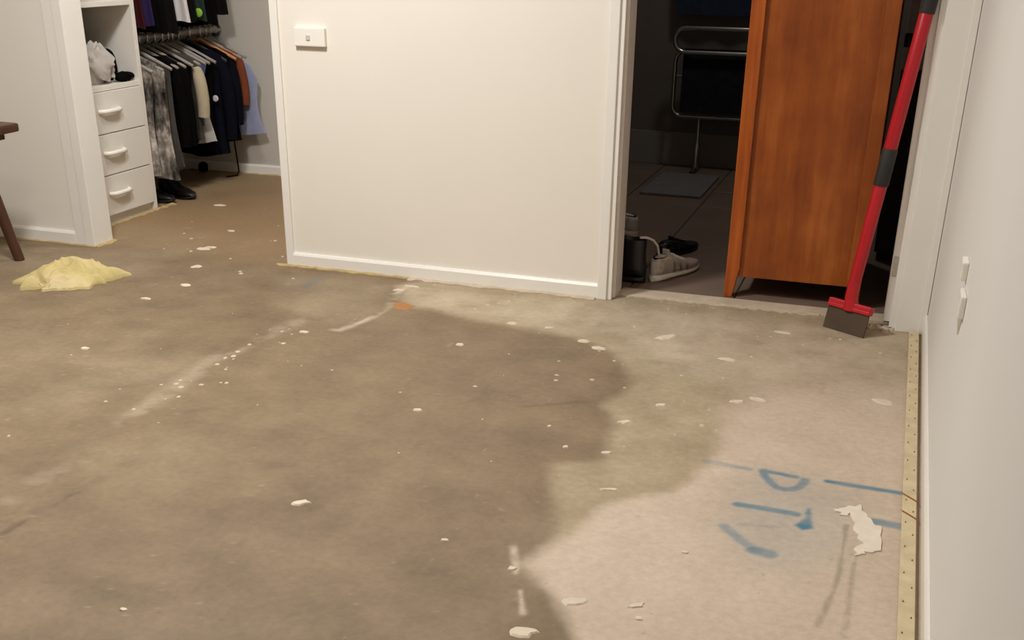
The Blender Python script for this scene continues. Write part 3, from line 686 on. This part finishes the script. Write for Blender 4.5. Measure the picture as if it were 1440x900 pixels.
def row(zr, start, gap, items, where):
    y = start; out = {}
    for it in items:
        (nm, hem, mat, label, cat, short), k = it
        th = max(k.get('th', .05), k.get('hem_th', .05)); y += th/2; hm = k.pop('hm', 'hanger_grey')
        kind = {'hanger_grey': 'slim grey hanger', 'hanger_wood': 'pale timber hanger', 'hanger_dark': 'dark slim hanger'}[hm]
        hanger(y, zr, M[hm], kind+' on the '+where+' rail holding the '+short, 'hangers on the '+where+' rail')
        out[short] = (garment(nm, y, zr, hem, M[mat], label, cat, **k), y); y += th/2+gap
    return out
low = row(ZR, .887, .014, [
    (('dress', .20, 'dress', 'long streaky grey print dress hanging next to the drawer tower', 'dress', 'long print dress'), dict(hw=.27, hem_hw=.27, th=.06, hem_th=.09, amp=.014, seed=1)),
    (('dress', .165, 'dress', 'flared streaky grey print dress between another print dress and a plain grey one', 'dress', 'flared print dress'), dict(hw=.29, hem_hw=.335, th=.06, hem_th=.09, amp=.014, seed=2)),
    (('dress', .21, 'c_grey3', 'plain dark grey dress hanging behind the print dresses', 'dress', 'plain dark grey dress'), dict(hw=.27, hem_hw=.32, th=.04, hem_th=.05, seed=3)),
    (('shirt', .36, 'c_black', 'black shirt hanging right behind the plain grey dress', 'shirt', 'first black shirt'), dict(hw=.29, hem_hw=.28, th=.06, hem_th=.06, seed=4, sleeve=M['c_black'], hm='hanger_grey')),
    (('shirt', .32, 'c_black2', 'charcoal shirt hanging between black garments before the cream shirt', 'shirt', 'charcoal shirt'), dict(hw=.285, hem_hw=.30, th=.06, hem_th=.07, seed=5, sleeve=M['c_black'])),
    (('top', .33, 'c_black', 'black top hanging against the cream shirt', 'top', 'black top'), dict(hw=.27, hem_hw=.27, th=.05, hem_th=.06, seed=6)),
    (('shirt', .33, 'c_grey3', 'cream sleeved shirt with dark grey body on the waist height rail', 'shirt', 'cream sleeved shirt'), dict(hw=.285, hem_hw=.26, th=.07, hem_th=.06, seed=7, sleeve=M['c_cream'], sl_len=.30)),
    (('shirt', .42, 'c_midblue', 'mid blue shirt squeezed in after the cream sleeved shirt', 'shirt', 'mid blue shirt'), dict(hw=.285, hem_hw=.23, th=.03, hem_th=.03, seed=8)),
    (('shirt', .30, 'c_grey', 'pale grey shirt just before the black top and navy jacket', 'shirt', 'pale grey shirt'), dict(hw=.22, hem_hw=.29, th=.025, hem_th=.03, seed=18)),
    (('top', .24, 'c_black', 'long black knitted top hanging in front of the navy jacket', 'top', 'long black top'), dict(hw=.26, hem_hw=.26, th=.07, hem_th=.08, seed=9)),
    (('jacket', .19, 'c_navy', 'bulky navy jacket with a round white badge on the waist height rail', 'jacket', 'navy jacket'), dict(hw=.285, hem_hw=.25, th=.14, hem_th=.14, seed=10, sleeve=M['c_navy'], sl_len=.48, hm='hanger_dark')),
    (('jacket', .26, 'c_black', 'black jacket on a pale timber hanger behind the navy jacket', 'jacket', 'black jacket'), dict(hm='hanger_wood', hw=.27, hem_hw=.28, th=.07, hem_th=.07, seed=11, sleeve=M['c_navy'], sl_len=.40)),
    (('shirt', .42, 'c_brown', 'rust brown shirt hanging next to the pale blue shirt', 'shirt', 'rust brown shirt'), dict(hw=.29, hem_hw=.24, th=.05, hem_th=.05, seed=12, sleeve=M['c_brown'], sl_len=.28)),
    (('shirt', .30, 'c_blue', 'pale blue shirt hanging against the robe back wall', 'shirt', 'pale blue shirt'), dict(hw=.36, hem_hw=.395, th=.03, hem_th=.03, amp=.004, drop=.24, seed=13)),
], 'waist height')
jk, jy = low['navy jacket']
MB().lathe((-4.47, jy-.074, .56), [(.020, 0), (.020, -.006), (.016, -.010)], 18, 'y').build('badge', M['c_white'], jk, smooth=30)
upp = row(ZU, .90, .03, [
    (('shirt', 1.03, 'c_darkred', 'dark red shirt at the drawer tower end of the upper rail', 'shirt', 'dark red shirt'), dict(seed=20, th=.06, hem_th=.06)),
    (('dress', 1.045, 'c_purple', 'deep purple dress on the upper rail', 'dress', 'purple dress'), dict(seed=21, th=.06, hem_th=.06)),
    (('coat', .995, 'c_black', 'black coat next to the purple dress on the upper rail', 'coat', 'first black coat'), dict(seed=22, th=.09, hem_th=.09, sleeve=M['c_black'])),
    (('coat', .985, 'c_black2', 'charcoal coat hanging against the white shirt', 'coat', 'charcoal coat'), dict(seed=23, th=.08, hem_th=.09)),
    (('shirt', 1.035, 'c_white', 'white shirt among black coats on the upper rail', 'shirt', 'white shirt'), dict(seed=24, th=.06, hem_th=.08, hw=.30, hem_hw=.295)),
    (('top', 1.03, 'c_black2', 'charcoal top hanging behind the white shirt', 'top', 'charcoal top'), dict(seed=25, th=.06, hem_th=.07)),
    (('jacket', 1.03, 'c_green', 'dark green jacket with a lime patch near its hem', 'jacket', 'dark green jacket'), dict(seed=26, th=.08, hem_th=.08)),
    (('coat', 1.0, 'c_black', 'black coat behind the dark green jacket', 'coat', 'second black coat'), dict(seed=27, th=.09, hem_th=.1)),
    (('coat', 1.07, 'c_black2', 'charcoal coat on the upper rail by the back wall', 'coat', 'last charcoal coat'), dict(seed=28, th=.08, hem_th=.1)),
], 'upper')
tg, ty = upp['dark green jacket']
MB().lathe((-4.455, ty-.040, 1.085), [(.026, 0), (.026, -.006), (.018, -.010)], 14, 'y').build('lime_patch', M['lime_spot'], tg, smooth=30)
# shoe on the robe floor under the clothes
def sneaker(loc, ang, L, upper, sole, label, group=None, name='sneaker', lace='lace', high=1.0, shaft=0):
    s = thing(name, loc, label, 'shoe', group); ca, sa = math.cos(ang), math.sin(ang)
    def P(a, b_, z): return (loc[0]+a*ca-b_*sa, loc[1]+a*sa+b_*ca, loc[2]+z)
    def hwf(t):   # half width along the length
        return L*(.085+.035*math.sin(min(t, 1)*math.pi*.9)+.03*math.exp(-((t-.68)/.2)**2))*(min(1, (t/.06+.25)) if t < .045 else 1)*(math.sqrt(max(0, 1-((t-.80)/.20)**2)) if t > .80 else 1)
    ts = [0, .02, .06, .12, .2, .3, .4, .5, .6, .7, .8, .87, .93, .97, .995]
    def loft(zb, zt_f, grow, name_, mat, seg=20):
        rings = []
        for t in ts:
            h = zt_f(t); w = max(hwf(t)*grow, .004); ring = []
            zb_ = zb(t)
            for k in range(seg):
                a = 2*math.pi*k/seg; c_, s_ = math.cos(a), math.sin(a)
                ring.append(P(L*t, w*math.copysign(abs(c_)**.7, c_), zb_+(h-zb_)*(.5+.5*math.copysign(abs(s_)**.7, s_))))
            rings.append(ring)
        return MB().rings(rings).build(name_, mat, s, smooth=50)
    so = lambda t: L*(.085-.025*t+.03*max(0, t-.85)*2); toe = lambda t: L*.06*max(0, (t-.8)/.2)**2
    loft(lambda t: toe(t), so, 1.06, 'sole', M[sole])
    top = lambda t: L*high*(.27+.03*math.sin(t*7)-.02*(t < .03))*(1 if t < .32 else max(.52, 1-1.0*(t-.32)))*(1-.55*max(0, (t-.85)/.15)**2)
    loft(lambda t: so(t)*.8, top, .97, 'upper', M[upper])
    # opening, tongue and laces
    MB().rings([[P(L*(.17+.13*math.cos(a)*k), L*.065*math.sin(a)*k, z) for a in [2*math.pi*j/16 for j in range(16)]] for k, z in ((1, L*high*.255), (1.0, L*high*.292), (.8, L*high*.285), (.7, L*high*.262))]).build('collar', M['c_black2'], s, smooth=40)
    MB().hexa([P(L*.28, -L*.045, L*high*.24), P(L*.34, -L*.045, L*high*.24), P(L*.34, L*.045, L*high*.24), P(L*.28, L*.045, L*high*.24)], [P(L*.26, -L*.05, L*high*.36), P(L*.285, -L*.05, L*high*.36), P(L*.285, L*.05, L*high*.36), P(L*.26, L*.05, L*high*.36)]).build('tongue', M[upper], s, bevel=.005)
    for k, t in enumerate((.40, .47, .54, .61)):
        z = top(t)+L*.008
        MB().tube([P(L*t, -L*.07, z-L*.035), P(L*(t+.01), -L*.03, z), P(L*(t+.01), L*.03, z), P(L*t, L*.07, z-L*.03)], L*.02, 6).build('lace', M[lace], s, smooth=50)
    for sy in (1, -1):
        for t0 in (.34, .46, .58):
            w0, w1 = hwf(t0)*.99, hwf(t0-.06)*.97
            MB().tube([P(L*t0, sy*w0, so(t0)+L*.01), P(L*(t0-.03), sy*w0*.99, (so(t0)+top(t0))*.5), P(L*(t0-.02), sy*w1*.74, top(t0)*.9)], L*.014, 6).build('side_stripe', M['c_grey2' if upper != 'boot' else 'boot'], s, smooth=50)
    if shaft:
        rings = []
        for z, k in ((.2, 1.0), (.3, .98), (.45, .92), (.6, .95), (.62, .9), (.6, .82), (.4, .8)):
            rings.append([P(L*(.17+.165*k*math.cos(a)), L*.115*k*math.sin(a), L*z*shaft) for a in [2*math.pi*j/20 for j in range(20)]])
        MB().rings(rings).build('shaft', M[upper], s, smooth=50)
    return s
# doorway shoes
sneaker((-1.275, .365, 0), math.atan2(.36, .15), .40, 'sneaker_upper', 'sole_white', 'worn grey sneaker with white sole just inside the dark doorway')
sneaker((-1.300, .335, 0), math.pi-.15, .40, 'boot', 'boot', 'black ankle boot beside the grey sneaker and door frame', name='ankle_boot', lace='c_grey2', shaft=.85)
sneaker((-1.55, 1.25, 0), math.pi-.5, .40, 'sneaker_white', 'sole_white', 'off white sneaker behind the black boot inside the doorway')
sneaker((-1.33, .82, 0), math.atan2(.4, .16), .36, 'boot', 'boot', 'low black shoe behind the grey sneaker', name='shoe', lace='c_black2', high=.8)
lp = MB().tube([(-1.336, 0.320, 0.224), (-1.306, 0.340, 0.222), (-1.280, 0.370, 0.204), (-1.263, 0.400, 0.171), (-1.258, 0.430, 0.115)], .006, 6).build('shoelace', M['lace'], smooth=50)
tag(lp, 'loose pale shoelace looping from the black boot into the grey sneaker', 'shoelace')
# robe floor shoes
sneaker((-4.72, 1.30, 0), -.35, .36, 'boot', 'boot', 'black shoe on the robe floor under the print dresses', name='shoe', lace='c_black2')
sneaker((-4.80, 1.10, 0), -.15, .36, 'boot', 'boot', 'black shoe tucked against the drawer tower under the dresses', name='shoe', lace='c_black2')
o = lump('rolled_sock', (-4.86, 2.02, 0), (.035, .03, .035), M['c_black'], 'small black rolled sock on the floor by the robe back wall', 'sock', 7, .15)
cord = MB().tube([(-4.57, 1.98, .30), (-4.565, 1.985, .2), (-4.56, 1.99, .1), (-4.555, 1.99, .03), (-4.56, 1.97, .006), (-4.60, 1.9, .006)], .005, 6).build('cord', M['c_black2'], smooth=50)
tag(cord, 'thin dark cord dangling from the clothes to the robe floor', 'cord')

# ================================================================== BATHROOM
mt = MB(); mt.prism([(-1.80, 2.43), (-1.39, 2.43), (-1.39, 3.20), (-1.80, 3.20)], .0, .018); mo = mt.build('bath_mat', M['mat'], bevel=.006); tag(mo, 'grey rectangular bath mat on the dark bathroom tiles', 'bath mat')
def towel_rack():
    y = 3.40; c = thing('towel_rack', (-1.3, y, 0), 'free standing bent tube chrome towel rack in the dark bathroom', 'towel rack'); M_ = M['chrome']
    x0, x1 = -1.80, -.85
    def loop(z0, z1, r, yy, rad):
        pts = []
        for cx, cz, a0 in ((x1-r, z1-r, 0), (x0+r, z1-r, 90), (x0+r, z0+r, 180), (x1-r, z0+r, 270)):
            for k in range(7): a = math.radians(a0+15*k); pts.append((cx+r*math.cos(a), yy, cz+r*math.sin(a)))
        return MB().tube(pts, rad, 10, closed=True)
    loop(.825, .985, .075, y-.07, .017).build('upper_loop', M_, c, smooth=50)
    loop(.385, .83, .07, y, .015).build('lower_loop', M_, c, smooth=50)
    MB().tube([(x0+.02, y, .66), (x1-.02, y, .66)], .012, 8).build('bar', M_, c, smooth=50)
    for x in (-1.60, -1.05):
        MB().tube([(x, y, .385), (x, y, .2), (x, y, .19), (x, y, .03)], [.012, .012, .024, .024], 10).build('post', M_, c, smooth=50)
        MB().tube([(x, y-.16, .016), (x, y, .02), (x, y+.14, .016)], .016, 10).build('foot', M_, c, smooth=50)
    for x in (x0+.08, x1-.08): MB().tube([(x, y-.07, .83), (x, y, .80)], .012, 8).build('bracket', M_, c, smooth=50)
towel_rack()
def hung_towel(x0, x1, ytop, ztop, z0, z1, mat, label):
    rings = []; n = 30
    prof = [(-.040, z0), (-.038, (z0+ztop)/2), (-.032, ztop-.01), (-.02, ztop+.022), (0, ztop+.03), (.02, ztop+.022), (.032, ztop-.01), (.036, z1), (.018, z1), (.016, ztop-.02), (0, ztop+.0175), (-.016, ztop-.02), (-.022, (z0+ztop)/2), (-.024, z0)]
    for k in range(n+1):
        x = x0+(x1-x0)*k/n; rings.append([(x, ytop+a+.006*math.sin(k*.9)*max(0, (ztop-z)/(ztop-z0)), z) for a, z in prof])
    o = MB().rings(rings).build('towel', mat, smooth=50); tag(o, label, 'towel')
hung_towel(-1.74, -1.0, 3.40, .815, .42, .5, M['towel'], 'charcoal towel folded over the chrome towel rack')
# dark blue towel on the wall above
bl = thing('towel', (-1.35, 3.6, 1.04), 'dark blue towel hanging from a wall bar above the towel rack', 'towel')
rings = []
for k in range(25):
    x = -1.84+.95*k/24; w_ = .012*math.sin(k*1.1); rings.append([(x, 3.50+w_, 1.06), (x, 3.47+w_, 1.3), (x, 3.46, 1.62), (x, 3.49, 1.655), (x, 3.52, 1.62), (x, 3.54+w_, 1.06)])
MB().rings(rings).build('drape', cloth('dark_blue_towel', srgb(52, 62, 80), .12), bl, smooth=50)
wb = thing('towel_bar', (-1.35, 3.55, 1.6), 'straight chrome wall bar carrying the dark blue towel', 'towel bar')
MB().tube([(-1.95, 3.49, 1.63), (-.8, 3.49, 1.63)], .014, 10).build('bar', M['chrome'], wb, smooth=50)
for x in (-1.92, -.83): MB().tube([(x, 3.49, 1.63), (x, 3.62, 1.63)], .014, 10).build('bracket', M['chrome'], wb, smooth=50)
# dark cupboard with two grey boxes behind the brown cabinet
dc = thing('low_cupboard', (.0, 1.45, 0), 'dark low cupboard in the bathroom behind the brown cabinet', 'cupboard')
bx(-.262, .3, 1.22, 1.70, .04, .955).build('body', M['dark_board'], dc, bevel=.006)
bx(-.24, .28, 1.24, 1.70, 0, .05).build('plinth', M['dark_board'], dc)
for a, b_ in ((-.255, .014), (.022, .292)):
    d = bx(a, b_, 1.20, 1.222, .06, .94).build('door', M['dark_board'], dc, bevel=.004)
    xk = b_-.04 if a < 0 else a+.04
    MB().lathe((xk, 1.2, .6), [(.008, 0), (.008, -.02), (.016, -.026), (.004, -.034)], 12, 'y').build('knob', M['chrome'], d, smooth=True)
for z0, z1, lb in ((.955, 1.105, 'grey storage box resting on the dark cupboard'), (1.125, 1.36, 'grey storage box with a dark lid gap stacked on another box')):
    b = thing('storage_box', (0, 1.42, z0), lb, 'box')
    bx(-.265, .05, 1.24, 1.62, z0, z1-.03).build('body', M['grey_box'], b, bevel=.006)
    bx(-.268, .053, 1.236, 1.624, z1-.045, z1+(.02 if z0 < 1 else 0)).build('lid', M['grey_box'] if z0 > 1 else M['dark_board'], b, bevel=.006)

for o in bpy.data.objects:
    if '_o' in o: del o['_o']
